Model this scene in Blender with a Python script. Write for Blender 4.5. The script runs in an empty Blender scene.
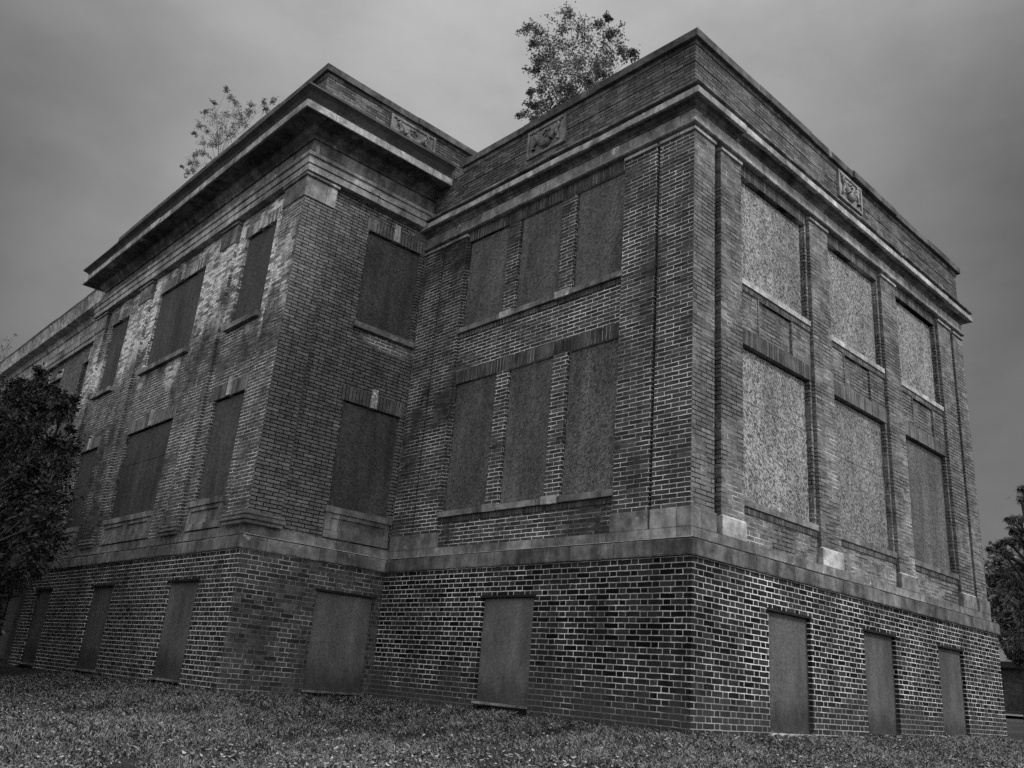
import bpy, math, random
from mathutils import Vector, Matrix, noise
random.seed(7)
C = bpy.context.scene.collection
S = bpy.context.scene

# ------------------------------------------------------------------ camera
CAM = Vector((-7.18529457, -5.13846293, 0.55923893))
ya, pi_, ro = (math.radians(a) for a in (48.06671651, 19.1481621, 4.76253657))
F_PX = 862.11
fw = Vector((math.cos(pi_)*math.cos(ya), math.cos(pi_)*math.sin(ya), math.sin(pi_)))
rr = Vector((math.sin(ya), -math.cos(ya), 0)); uu = rr.cross(fw)
RX = rr*math.cos(ro)+uu*math.sin(ro); RY = -rr*math.sin(ro)+uu*math.cos(ro)
cam = bpy.data.cameras.new('camera'); co = bpy.data.objects.new('camera', cam); C.objects.link(co)
M = Matrix((RX, RY, -fw)).transposed().to_4x4(); M.translation = CAM; co.matrix_world = M
cam.sensor_width = 36; cam.lens = F_PX*36/1024; cam.clip_end = 1000; cam.clip_start = .05
S.camera = co

def at(px, py, dist):                      # a real place at this distance along a line of sight
    d = fw + RX*((px-512)/F_PX) + RY*((384-py)/F_PX)
    return CAM + d.normalized()*dist
def at_x(px, py, X):
    d = fw + RX*((px-512)/F_PX) + RY*((384-py)/F_PX)
    return CAM + d*((X-CAM.x)/d.x)

# ------------------------------------------------------------------ materials
class N:
    """tiny node helper"""
    def __init__(s, name):
        s.m = bpy.data.materials.new(name); s.m.use_nodes = True
        s.t = s.m.node_tree; s.b = s.t.nodes['Principled BSDF']; s.b.inputs['Roughness'].default_value = .85
        s.b.inputs['Specular IOR Level'].default_value = .08
    def n(s, ty, **kw):
        nd = s.t.nodes.new(ty)
        for k, v in kw.items(): setattr(nd, k, v)
        return nd
    def l(s, a, b): s.t.links.new(a, b)
    def setin(s, sock, v):
        if hasattr(v, 'is_linked') or hasattr(v, 'links'): s.l(v, sock)
        else: sock.default_value = v
    def math(s, op, a, b=0., c=None, clamp=False):
        nd = s.n('ShaderNodeMath', operation=op, use_clamp=clamp)
        s.setin(nd.inputs[0], a); s.setin(nd.inputs[1], b)
        if c is not None: s.setin(nd.inputs[2], c)
        return nd.outputs[0]
    def mix(s, f, a, b):
        nd = s.n('ShaderNodeMix', data_type='FLOAT'); s.setin(nd.inputs[0], f); s.setin(nd.inputs[2], a); s.setin(nd.inputs[3], b)
        return nd.outputs[0]
    def ramp(s, v, lo, hi, a=0., b=1.):
        nd = s.n('ShaderNodeMapRange', interpolation_type='SMOOTHSTEP'); s.setin(nd.inputs[0], v)
        nd.inputs[1].default_value = lo; nd.inputs[2].default_value = hi; nd.inputs[3].default_value = a; nd.inputs[4].default_value = b
        return nd.outputs[0]
    def pos(s):
        g = s.n('ShaderNodeNewGeometry'); sp = s.n('ShaderNodeSeparateXYZ'); s.l(g.outputs['Position'], sp.inputs[0])
        sn = s.n('ShaderNodeSeparateXYZ'); s.l(g.outputs['True Normal'], sn.inputs[0])
        return g.outputs['Position'], sp.outputs, sn.outputs
    def noise(s, vec, scale, detail=4, rough=.55, stretch=None, off=(0,0,0)):
        mp = s.n('ShaderNodeMapping'); s.l(vec, mp.inputs[0]); mp.inputs['Location'].default_value = off
        if stretch: mp.inputs['Scale'].default_value = stretch
        nd = s.n('ShaderNodeTexNoise'); s.l(mp.outputs[0], nd.inputs['Vector'])
        nd.inputs['Scale'].default_value = scale; nd.inputs['Detail'].default_value = detail; nd.inputs['Roughness'].default_value = rough
        return nd.outputs[0]
    def white(s, x, y, z=0.):
        c = s.n('ShaderNodeCombineXYZ'); s.setin(c.inputs[0], x); s.setin(c.inputs[1], y); s.setin(c.inputs[2], z)
        w = s.n('ShaderNodeTexWhiteNoise', noise_dimensions='3D'); s.l(c.outputs[0], w.inputs[0]); return w.outputs['Value']
    def color(s, v):
        c = s.n('ShaderNodeCombineColor'); [s.setin(c.inputs[i], v) for i in range(3)]
        s.l(c.outputs[0], s.b.inputs['Base Color'])
    def bump(s, h, dist, strength=1.):
        b = s.n('ShaderNodeBump'); b.inputs['Distance'].default_value = dist; b.inputs['Strength'].default_value = strength
        s.setin(b.inputs['Height'], h); s.l(b.outputs[0], s.b.inputs['Normal'])
    def u_of(s, p, nn):
        f = s.math('GREATER_THAN', s.math('ABSOLUTE', nn[0]), .5)
        return s.mix(f, p[0], p[1]), f

def brick(name, tone, var, dark_mortar, bright_mortar, lo, hi, seed=0, foot=False, width=.0085, soldier=False, wash=None, flemish=False, bloom=()):
    """Flemish bond; the mortar is bright where a patch of fresh or leached pointing lies, dark elsewhere."""
    k = N(name); P, p, nn = k.pos(); u, f = k.u_of(p, nn)
    wob = k.math('MULTIPLY', k.math('SUBTRACT', k.noise(P, 9, 2, off=(seed, 0, 0)), .5), .010)
    wob2 = k.math('MULTIPLY', k.math('SUBTRACT', k.noise(P, 6, 2, off=(0, seed+4, 0)), .5), .012)
    h = .0590 if flemish or soldier else .0522
    PER, STR = (.284, .191) if flemish else (.196, .5)
    z = k.math('ADD', p[2], wob)
    u = k.math('ADD', u, k.math('ADD', wob2, 50.))
    if soldier:
        b1 = k.math('DIVIDE', u, .0590); fv = k.math('FRACT', b1)
        fu = fv; rid = k.math('FLOOR', b1); cid = f
        mh = k.math('LESS_THAN', fv, width*1.2/h)
        mv = 0.
        mort = mh
    else:
        rowf = k.math('DIVIDE', z, h); row = k.math('FLOOR', rowf); fv = k.math('FRACT', rowf)
        par = k.math('MODULO', k.math('ADD', row, 1000.), 2.)
        u1 = k.math('DIVIDE', k.math('ADD', u, k.math('MULTIPLY', par, PER/2)), PER)
        # joints wander a little from course to course
        u1 = k.math('ADD', u1, k.math('MULTIPLY', k.white(row, 3.3, seed), .045 if flemish else .12))
        t = k.math('MULTIPLY', k.math('FRACT', u1), PER)
        ish = k.math('GREATER_THAN', t, STR)
        tl = k.math('SUBTRACT', t, k.math('MULTIPLY', ish, STR))
        mv = k.math('LESS_THAN', tl, width)
        mh = k.math('LESS_THAN', fv, width*1.05/h)
        mort = k.math('MAXIMUM', mv, mh)
        rid = row; cid = k.math('ADD', k.math('MULTIPLY', k.math('FLOOR', u1), 2.), ish)
    w = k.white(rid, cid, seed+.5)
    fine = k.noise(P, 60, 3, .7)
    big = k.noise(P, .55, 5, .6, off=(seed*3, 1, 2))
    mid = k.noise(P, 2.6, 4, .6, off=(seed, 5, 1))
    tv = k.math('MULTIPLY', tone, k.math('ADD', 1-var, k.math('MULTIPLY', w, 2*var)))
    if not soldier:   # the odd over-burnt header
        tv = k.math('MULTIPLY', tv, k.mix(k.math('GREATER_THAN', k.white(cid, rid, seed+3.1), .93), 1., 1.3))
    tv = k.math('MULTIPLY', tv, k.ramp(fine, .3, .7, .72, 1.28))
    tv = k.math('MULTIPLY', tv, k.ramp(big, .35, .65, .84, 1.16))
    tv = k.math('MULTIPLY', tv, k.ramp(k.noise(P, 9, 5, .7, off=(seed, 7, 7)), .3, .7, .7, 1.32))
    patch = k.math('ADD', k.math('MULTIPLY', big, .5), k.math('ADD', k.math('MULTIPLY', mid, .44), k.math('MULTIPLY', k.white(cid, rid, seed+6.2), .06)))
    pf = k.ramp(patch, lo, hi)
    # each joint keeps or has lost its pointing
    jw = k.white(k.math('FLOOR', k.math('MULTIPLY', u, 4.)), rid, seed+9)
    pf = k.math('MULTIPLY', pf, k.ramp(jw, .0, .35, .55, 1.))
    pf = k.math('MAXIMUM', pf, .3) if flemish else pf
    mc = k.mix(pf, dark_mortar, bright_mortar)
    mc = k.math('MULTIPLY', mc, k.ramp(fine, .3, .7, .8, 1.15))
    drip = k.noise(P, 3.2, 5, .65, stretch=(1, 1, .13), off=(seed, seed, 0))
    tv = k.math('MULTIPLY', tv, k.ramp(drip, .32, .68, .85, 1.12)); mc = k.math('MULTIPLY', mc, k.ramp(drip, .32, .68, .7, 1.15))
    for (bu, bz, ru, rz) in bloom:     # lime bloom round a leak
        du = k.math('DIVIDE', k.math('SUBTRACT', u, bu+50.), ru); dz = k.math('DIVIDE', k.math('SUBTRACT', p[2], bz), rz)
        rr_ = k.math('ADD', k.math('MULTIPLY', du, du), k.math('MULTIPLY', dz, dz))
        bf = k.math('MULTIPLY', k.ramp(rr_, .3, 1.2, 1., 0.), k.ramp(mid, .42, .58, .15, 1.))
        mc = k.mix(bf, mc, .75); tv = k.mix(k.math('MULTIPLY', bf, k.ramp(fine, .5, .6, 0, .5)), tv, .4)
    if foot:          # ground splash: a worn skim of dirt over the lowest courses
        edge = k.math('ADD', p[2], k.math('MULTIPLY', k.math('SUBTRACT', mid, .5), 1.1))
        ff = k.math('MAXIMUM', k.ramp(edge, foot[0], foot[1]), k.math('MULTIPLY', k.math('SUBTRACT', 1., f), foot[3]))
        mc = k.mix(ff, foot[2]*1.6, mc); tv = k.mix(ff, k.mix(.65, tv, foot[2]*.75), tv)
    if wash:          # a crust of lime bloom left under the leaking cornice
        wn = k.noise(P, 1.1, 5, .65, stretch=(1, 1, .5), off=(seed, 9, 9))
        wz = k.math('ADD', wn, k.ramp(p[2], wash[0], wash[1], -.25, .12))
        wf = k.ramp(wz, .50, .72); mc = k.mix(k.math('MULTIPLY', wf, k.ramp(fine, .5, .62, 0., .6)), mc, .6)
        wn2 = k.math('MULTIPLY', k.ramp(k.noise(P, 11, 4, .7, stretch=(1, 1, 2.4)), .36, .54, .3, 1.), k.ramp(k.math('ADD', k.math('MULTIPLY', k.white(cid, rid, seed+2.2), .7), k.math('MULTIPLY', fine, .6)), .3, .8, .1, 1.))
        tv = k.mix(k.math('MULTIPLY', wf, wn2), tv, wash[2])
    col = k.mix(mort, tv, mc)
    k.color(col)
    hgt = k.math('ADD', k.math('SUBTRACT', 1., mort), k.math('MULTIPLY', k.noise(P, 45, 3), .5))
    hgt = k.math('ADD', hgt, k.math('MULTIPLY', w, .25))
    k.bump(hgt, .011, 1.)
    return k.m

def stone(name, tone, block=.95, seed=0, streak=.5):
    k = N(name); P, p, nn = k.pos(); u, f = k.u_of(p, nn)
    b = k.math('DIVIDE', k.math('ADD', u, 50.3+seed), block); bid = k.math('FLOOR', b); fb = k.math('FRACT', b)
    j = k.math('LESS_THAN', fb, .007/block)
    w = k.white(bid, f, seed)
    s = k.noise(P, 5, 5, .65, stretch=(1, 1, .12), off=(seed, 0, 0))
    g = k.noise(P, 1.3, 6, .65, off=(0, seed, 0)); fine = k.noise(P, 55, 4, .7)
    v = k.math('MULTIPLY', tone, k.math('ADD', .8, k.math('MULTIPLY', w, .4)))
    v = k.math('MULTIPLY', v, k.ramp(s, .3, .7, 1-streak, 1+streak*.7))
    v = k.math('MULTIPLY', v, k.ramp(g, .32, .68, .6, 1.4)); v = k.math('MULTIPLY', v, k.ramp(k.noise(P, 7, 6, .72, off=(seed, 2, 6)), .3, .7, .62, 1.4))
    v = k.math('MULTIPLY', v, k.ramp(fine, .3, .7, .85, 1.15))
    lf = k.ramp(k.noise(P, 3.1, 6, .7, off=(4, seed, 2)), .62, .68)
    v = k.mix(lf, v, tone*2.3)
    k.color(k.mix(j, v, tone*.25)); k.bump(k.math('ADD', fine, g), .006, .5)
    return k.m

def board(name, tone, contrast, seed=0, damp=False):
    """oriented strand board: flakes of wood laid in random directions"""
    k = N(name); P, p, nn = k.pos(); u, f = k.u_of(p, nn)
    out = None
    for i, (sx, sz, ang, sc) in enumerate([(1, .34, .5, 78), (.34, 1, .35, 70), (1, .4, -.7, 92)]):
        c = k.n('ShaderNodeCombineXYZ'); k.l(u, c.inputs[0]); k.l(p[2], c.inputs[1]); c.inputs[2].default_value = seed+i*7.7
        mp = k.n('ShaderNodeMapping'); mp.inputs['Rotation'].default_value = (0, 0, ang); k.l(c.outputs[0], mp.inputs[0])
        mp2 = k.n('ShaderNodeMapping'); mp2.inputs['Scale'].default_value = (sx*sc, sz*sc, 1); k.l(mp.outputs[0], mp2.inputs[0])
        vo = k.n('ShaderNodeTexVoronoi', voronoi_dimensions='2D'); vo.inputs['Scale'].default_value = 1.; k.l(mp2.outputs[0], vo.inputs['Vector'])
        sp = k.n('ShaderNodeSeparateColor'); k.l(vo.outputs['Color'], sp.inputs[0])
        out = sp.outputs[0] if out is None else k.mix(k.math('GREATER_THAN', sp.outputs[1], .5), out, sp.outputs[0])
    stain = k.noise(P, 1.6, 5, .6, stretch=(1, 1, .45), off=(seed, 3, 0))
    drip = k.noise(P, 7, 4, .6, stretch=(1, 1, .08), off=(seed, 8, 0))
    v = k.math('MULTIPLY', tone, k.ramp(out, .0, 1., 1-contrast, 1+contrast))
    v = k.math('MULTIPLY', v, k.ramp(stain, .3, .7, .72, 1.25))
    v = k.math('MULTIPLY', v, k.ramp(drip, .3, .75, 1.1, .78))
    v = k.math('MULTIPLY', v, k.ramp(k.noise(P, 80, 2), .3, .7, .85, 1.15))
    if damp:      # rot and splash rising from the ground
        dz = k.math('ADD', p[2], k.math('MULTIPLY', k.math('SUBTRACT', drip, .5), .9))
        v = k.math('MULTIPLY', v, k.ramp(dz, .38, .72, .5, 1.))
        v = k.mix(k.ramp(k.noise(P, 13, 4, .7, off=(seed, 1, 1)), .66, .72), v, tone*.35)
    k.color(v); k.bump(out, .002, .6); k.b.inputs['Roughness'].default_value = .75
    return k.m

def plain(name, tone, var=.25, scale=4, rough=.85, trans=0.):
    k = N(name); P, p, nn = k.pos()
    a = k.noise(P, scale, 5, .65); b = k.noise(P, scale*9, 3, .7)
    v = k.math('MULTIPLY', tone, k.ramp(a, .3, .7, 1-var, 1+var)); v = k.math('MULTIPLY', v, k.ramp(b, .3, .7, 1-var*.6, 1+var*.6))
    k.color(v); k.b.inputs['Roughness'].default_value = rough; k.bump(b, .01, .4)
    return k.m

def leafmat(name, tone, spread=.5):
    k = N(name)
    a = k.n('ShaderNodeAttribute', attribute_name='tone')
    v = k.math('MULTIPLY', tone, k.ramp(a.outputs['Fac'], 0., 1., 1-spread, 1+spread*1.6))
    k.color(v); k.b.inputs['Roughness'].default_value = .55; k.b.inputs['Specular IOR Level'].default_value = .4
    tr = k.n('ShaderNodeBsdfTranslucent'); c = k.n('ShaderNodeCombineColor'); [k.l(v, c.inputs[i]) for i in range(3)]
    k.l(c.outputs[0], tr.inputs[0]); mx = k.n('ShaderNodeMixShader'); mx.inputs[0].default_value = .35
    k.l(k.b.outputs[0], mx.inputs[1]); k.l(tr.outputs[0], mx.inputs[2]); k.l(mx.outputs[0], k.t.nodes['Material Output'].inputs[0])
    return k.m

MT = dict(
    brickA=brick('brick_weathered', .145, .30, .010, .60, .46, .64, 1, width=.0112),
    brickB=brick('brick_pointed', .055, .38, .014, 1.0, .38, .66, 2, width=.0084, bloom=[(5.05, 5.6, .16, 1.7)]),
    brickD=brick('brick_sooty', .150, .20, .006, .34, .58, .78, 3, width=.0115, bloom=[(-.45, 5.22, .55, .12), (-.1, 7.2, .25, .12)]),
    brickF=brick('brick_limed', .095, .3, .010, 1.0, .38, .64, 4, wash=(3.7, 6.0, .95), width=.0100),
    brickP=brick('brick_parapet', .105, .4, .010, .45, .50, .68, 5, width=.0100),
    foundB=brick('brick_foundation', .022, .8, .07, .82, .34, .60, 6, foot=(.32, .78, .085, .45), width=.0095, flemish=True),
    foundD=brick('brick_foundation_grey', .062, .5, .012, .50, .42, .60, 7, foot=(.0, .25, .09, .0), width=.0095, flemish=True),
    foundF=brick('brick_foundation_left', .045, .5, .05, .80, .34, .52, 8, foot=(.0, .25, .07, .0), width=.0095, flemish=True),
    soldA=brick('soldier_bricks', .10, .4, .015, .35, .45, .65, 9, soldier=True),
    soldB=brick('soldier_bricks_dark', .07, .4, .02, .5, .45, .65, 10, soldier=True),
    soldD=brick('soldier_bricks_sooty', .11, .3, .015, .25, .5, .7, 14, soldier=True),
    soldF=brick('soldier_bricks_limed', .13, .4, .03, .45, .42, .6, 11, soldier=True, wash=(3.9, 6.3, .75)),
    stone=stone('limestone', .18, 1.05, 1, .3), stoneD=stone('limestone_sooty', .11, .95, 2, .45),
    stoneL=stone('limestone_pale', .36, 3.1, 3, .25), coping=stone('coping_stone', .10, 1.4, 4, .3),
    stoneC=stone('cornice_stone', .33, .9, 5, .35), stoneS=stone('underside_shade_stone', .105, .9, 6, .5),  # stoneS: shade of the undersides put into a darker stone tone
    stoneF=stone('frieze_stone', .28, 1.3, 8, .3), stoneK=stone('frieze_stone_grey', .16, 1.1, 12, .45), gutter=plain('crown_shaded', .07, .35, 3, .6),  # last one: left cornice crown, its shade put into the dark tone
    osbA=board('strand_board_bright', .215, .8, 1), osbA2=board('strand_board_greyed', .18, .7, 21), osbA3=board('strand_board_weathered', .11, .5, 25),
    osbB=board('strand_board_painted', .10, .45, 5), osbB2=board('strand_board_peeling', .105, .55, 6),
    foundW=brick('brick_foundation_far', .03, .4, .02, .16, .4, .6, 18, width=.0095, flemish=True),  # shade on the far wing put into a darker foundation brick
    osbF=board('strand_board_dark', .072, .4, 9), ply=board('board_basement', .10, .22, 13, damp=True), plyB=board('board_basement_grey', .13, .2, 15, damp=True), plyL=board('board_basement_dark', .13, .2, 17, damp=True), pale=plain('lime_mortar', .55, .3, 6),
    roof=plain('roof_felt', .06), bark=plain('bark', .06, .4, 20), iron=plain('rusty_lintel', .02),
    relief=stone('relief_stone', .21, 4.0, 9, .25),
)

# ------------------------------------------------------------------ object helpers
def link(name, me, mat=None, parent=None, mats=None):
    o = bpy.data.objects.new(name, me); C.objects.link(o)
    for m_ in (mats or ([mat] if mat else [])): me.materials.append(m_)
    if parent: o.parent = parent
    return o
def tag(o, label=None, cat=None, group=None, kind=None):
    for k_, v in (('label', label), ('category', cat), ('group', group), ('kind', kind)):
        if v: o[k_] = v
    return o
def empty(name, loc):
    o = bpy.data.objects.new(name, None); o.location = loc; C.objects.link(o); return o
class MB:
    def __init__(s): s.v = []; s.f = []
    def quad(s, a, b, c, d): i = len(s.v); s.v += [tuple(a), tuple(b), tuple(c), tuple(d)]; s.f.append((i, i+1, i+2, i+3))
    def box(s, a, b):
        x0, x1 = sorted((a[0], b[0])); y0, y1 = sorted((a[1], b[1])); z0, z1 = sorted((a[2], b[2])); i = len(s.v)
        s.v += [(x0,y0,z0),(x1,y0,z0),(x1,y1,z0),(x0,y1,z0),(x0,y0,z1),(x1,y0,z1),(x1,y1,z1),(x0,y1,z1)]
        s.f += [tuple(i+j for j in q) for q in ((0,3,2,1),(4,5,6,7),(0,1,5,4),(1,2,6,5),(2,3,7,6),(3,0,4,7))]
    def tube(s, pts, rads, n=6):
        pts = [Vector(p) for p in pts]; base = len(s.v)
        for i, p in enumerate(pts):
            d = (pts[min(i+1, len(pts)-1)]-pts[max(i-1, 0)]).normalized()
            a = d.orthogonal().normalized(); b = d.cross(a)
            for j in range(n):
                t = 2*math.pi*j/n; s.v.append(tuple(p+(a*math.cos(t)+b*math.sin(t))*rads[i]))
        for i in range(len(pts)-1):
            for j in range(n):
                q = (j+1) % n; s.f.append((base+i*n+j, base+i*n+q, base+(i+1)*n+q, base+(i+1)*n+j))
    def build(s, name, mat, parent=None, bevel=0):
        me = bpy.data.meshes.new(name); me.from_pydata(s.v, [], s.f); me.update()
        o = link(name, me, mat, parent)
        if bevel:
            md = o.modifiers.new('bevel', 'BEVEL'); md.width = bevel; md.segments = 2; md.limit_method = 'ANGLE'
        return o

YD, XE, L = 5.19, -2.195, 8.044
FAC = {  # facade: (u, z, outward d) -> world
    'A': lambda u, z, d: (u, -d, z), 'B': lambda u, z, d: (-d, u, z),
    'D': lambda u, z, d: (u, YD-d, z), 'F': lambda u, z, d: (XE-d, u, z), 'W': lambda u, z, d: (-1.75-d, u, z)}
FLIP = {'A': 0, 'D': 0, 'B': 1, 'F': 1, 'W': 1}
def fbox(mb, fac, u0, u1, z0, z1, d0, d1): mb.box(FAC[fac](u0, z0, d0), FAC[fac](u1, z1, d1))
def part(name, fac, boxes, mat, parent, bevel=.004):
    mb = MB()
    for b_ in boxes: fbox(mb, fac, *b_)
    return mb.build(name, mat, parent, bevel)

def relief(name, fac, u0, u1, z0, z1, d, rects, mat, parent):
    us = sorted({u0, u1} | {min(max(v, u0), u1) for r_ in rects for v in r_[:2]})
    zs = sorted({z0, z1} | {min(max(v, z0), z1) for r_ in rects for v in r_[2:4]})
    def dep(u, z):
        q = d
        for a, b, c, e, dd in rects:
            if a < u < b and c < z < e: q = dd
        return q
    D = [[dep((us[i]+us[i+1])/2, (zs[j]+zs[j+1])/2) for j in range(len(zs)-1)] for i in range(len(us)-1)]
    mb = MB(); f = FAC[fac]
    def q(a, b, c, e):
        pts = [f(*a), f(*b), f(*c), f(*e)]
        if FLIP[fac]: pts.reverse()
        mb.quad(*pts)
    for i in range(len(us)-1):
        for j in range(len(zs)-1):
            dd = D[i][j]; q((us[i], zs[j], dd), (us[i+1], zs[j], dd), (us[i+1], zs[j+1], dd), (us[i], zs[j+1], dd))
            if i+1 < len(us)-1 and D[i+1][j] != dd:
                e = D[i+1][j]; q((us[i+1], zs[j], dd), (us[i+1], zs[j], e), (us[i+1], zs[j+1], e), (us[i+1], zs[j+1], dd))
            if j+1 < len(zs)-1 and D[i][j+1] != dd:
                e = D[i][j+1]; q((us[i], zs[j+1], dd), (us[i+1], zs[j+1], dd), (us[i+1], zs[j+1], e), (us[i], zs[j+1], e))
    return mb.build(name, mat, parent)

def sweep(name, path, prof, mat, parent, caps=True, closed=True, bevel=0, block=0, jit=.0035):
    """path: ((x, y), (ox, oy)) ; a profile point (d, z) sits at x+ox*d, y+oy*d"""
    mb = MB(); n = len(prof)
    if block:
        rg_ = random.Random(int(block*1000)+len(name)+n)
        for (P0, O0), (P1, O1) in zip(path[:-1], path[1:]):
            a_, b_ = Vector(P0), Vector(P1); L_ = (b_-a_).length; dr = (b_-a_)/L_
            nv = Vector(O0); nv = nv-dr*nv.dot(dr); nb = max(1, round(L_/block)); cuts = [0]
            for i in range(1, nb): cuts.append(L_*i/nb+rg_.uniform(-.08, .08)*block)
            cuts.append(L_)
            for i in range(nb):
                jd, jz, tz = rg_.gauss(0, jit), rg_.gauss(0, jit*.6), rg_.gauss(0, jit*.7)
                ends = []
                for t_, e_, O_ in ((cuts[i]+(.002 if i else 0), i == 0, O0), (cuts[i+1]-(.002 if i < nb-1 else 0), i == nb-1, O1)):
                    ends.append((a_+dr*t_, Vector(O_) if e_ else nv))
                st = len(mb.v)
                mids = [0, 1] if L_/nb < .5 else [0, .5, 1]
                secs = [(ends[0][0].lerp(ends[1][0], m_), ends[0][1] if m_ == 0 else ends[1][1] if m_ == 1 else nv, m_) for m_ in mids]
                for q, o_, m_ in secs:
                    for k__, (d, z) in enumerate(prof):
                        jj = 0 if (m_ in (0, 1) and o_ is not nv and abs(o_.x)+abs(o_.y) > 1.5) else 1
                        c_ = rg_.gauss(0, jit*.5)*jj
                        d_ = d+(jd*jj+c_ if d > 0 else 0)
                        mb.v.append((q.x+o_.x*d_, q.y+o_.y*d_, z+jz+(m_-.5)*tz+c_*.5))
                for m_ in range(len(secs)-1):
                    for j in range(n):
                        k_ = (j+1) % n; mb.f.append((st+m_*n+j, st+m_*n+k_, st+(m_+1)*n+k_, st+(m_+1)*n+j))
                mb.f.append(tuple(st+j for j in range(n))); mb.f.append(tuple(st+(len(secs)-1)*n+j for j in reversed(range(n))))
        return mb.build(name, mat, parent, bevel)
    for (x, y), (ox, oy) in path:
        for d, z in prof: mb.v.append((x+ox*d, y+oy*d, z))
    for i in range(len(path)-1):
        for j in range(n if closed else n-1):
            k_ = (j+1) % n; mb.f.append((i*n+j, i*n+k_, (i+1)*n+k_, (i+1)*n+j))
    if caps and closed:
        mb.f.append(tuple(range(n))); mb.f.append(tuple(reversed(range((len(path)-1)*n, len(path)*n))))
    return mb.build(name, mat, parent, bevel)

# ================================================================== THE BUILDING
bld = empty('brick_building', (0, 0, 0))
tag(bld, 'derelict brick school block with stone cornices, every window boarded up, standing on the lawn', 'building')

pathR = [((L, 7.5), (1, 0)), ((L, 0), (1, -1)), ((0, 0), (-1, -1)), ((0, YD+.02), (-1, 0))]
pathE = [((.02, YD), (0, -1)), ((XE, YD), (-1, -1)), ((XE, 13.95), (-1, 1)), ((-1.7, 13.95), (0, 1))]
pathC = [pathE[0], pathE[1], ((XE, 13.70), (-1, 1)), ((-1.7, 13.70), (0, 1))]
pathW = [((-1.75, 13.97), (-1, 0)), ((-1.75, 42), (-1, 0))]

# ---- foundations (basement storey)
AD = [(1.321, 2.214), (3.517, 4.394), (5.745, 6.637)]
BD = [(2.098, 3.002)]
DD = [(-1.11, -.19)]
FD = [(6.187, 7.17), (9.282, 10.27), (12.41, 13.36)]
WD = [(16.2, 17.1), (19.5, 20.4)]
ZD = 1.525
relief('foundation_wall', 'A', -.07, L+.07, -.5, 1.92, .07, [(a, b, -.1, ZD, -.08) for a, b in AD], MT['foundB'], bld)
relief('foundation_wall', 'B', -.07, YD-.07, -.5, 1.92, .07, [(a, b, -.1, ZD, -.08) for a, b in BD], MT['foundB'], bld)
relief('foundation_wall', 'D', XE-.07, -.07, -.5, 1.92, .07, [(a, b, -.1, ZD, -.08) for a, b in DD], MT['foundD'], bld)
relief('foundation_wall', 'F', YD-.07, 14.02, -.5, 1.92, .07, [(a, b, -.1, ZD, -.08) for a, b in FD], MT['foundF'], bld)
relief('foundation_wall', 'W', 14.02, 42, -.5, 1.92, .07, [(a, b, -.1, ZD, -.08) for a, b in WD], MT['foundW'], bld)
MB_ = MB(); MB_.quad((-1.82, 14.02, -.5), (XE-.07, 14.02, -.5), (XE-.07, 14.02, 1.92), (-1.82, 14.02, 1.92)); MB_.build('foundation_wall', MT['foundF'], bld)
MB_ = MB(); MB_.quad((L+.07, -.07, -.5), (L+.07, 7.5, -.5), (L+.07, 7.5, 1.92), (L+.07, -.07, 1.92)); MB_.build('foundation_wall', MT['foundB'], bld)

def hdr(u0, u1, z, fac, mat, win, proud, h=.1):
    """flat arch of soldier bricks, with dark toothed joint"""
    return part('lintel', fac, [(u0-.0, u1+.0, z, z+h, proud-.1, proud+.003)], mat, win, 0)
for fac, lst, m_, zb in (('A', AD, 'ply', [.30, .33, .37]), ('B', BD, 'plyB', [.345]), ('D', DD, 'plyL', [.29]), ('F', FD, 'plyL', [.275, .26, .24]), ('W', WD, 'osbF', [.22, .22])):
    for i, (a, b) in enumerate(lst):
        w_ = part('basement_window', fac, [(a+.004, b-.004, zb[i], ZD-.004, -.14, .025)], MT[m_], bld, .002)
        if fac in 'BDF': part('sill', fac, [(a-.01, b+.02, zb[i]-.032, zb[i]-.002, -.1, .085)], MT['stone'], w_)
        elif fac == 'A' and i == 0: part('sill', fac, [(a-.01, b+.0, zb[i]-.04, zb[i]-.002, -.1, .088)], MT['stoneL'], w_)
        part('lintel', fac, [(a-.03, b+.03, ZD+.001, ZD+.028, -.1, .0735)], MT['iron'], w_, 0)

# ---- water table and plinth courses
wt = [(-.1, 1.90), (.10, 1.90), (.105, 1.915), (.105, 2.055), (.06, 2.083), (-.1, 2.083)]
sweep('water_table', pathR, wt, MT['stoneD'], bld, block=0.95, jit=0.003)
sweep('water_table', pathE, [(d-.0, z+(.0 if z < 2 else -.004)) for d, z in wt], MT['stone'], bld, block=0.95, jit=0.003)
sweep('water_table', pathW, wt, MT['stone'], bld, block=0.95, jit=0.003)
for p_ in (pathR, pathE): sweep('mortar_fillet', p_, [(.02, 2.078), (.078, 2.078), (.092, 2.0805), (.05, 2.092), (.02, 2.093)], MT['pale'], bld, caps=False)
sweep('plinth_course', pathR, [(-.1, 2.084), (.02, 2.084), (.02, 2.20), (-.1, 2.22)], MT['stone'], bld)
sweep('plinth_course', pathE, [(-.1, 2.08), (.03, 2.08), (.03, 2.215), (-.1, 2.23)], MT['stone'], bld)

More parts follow.
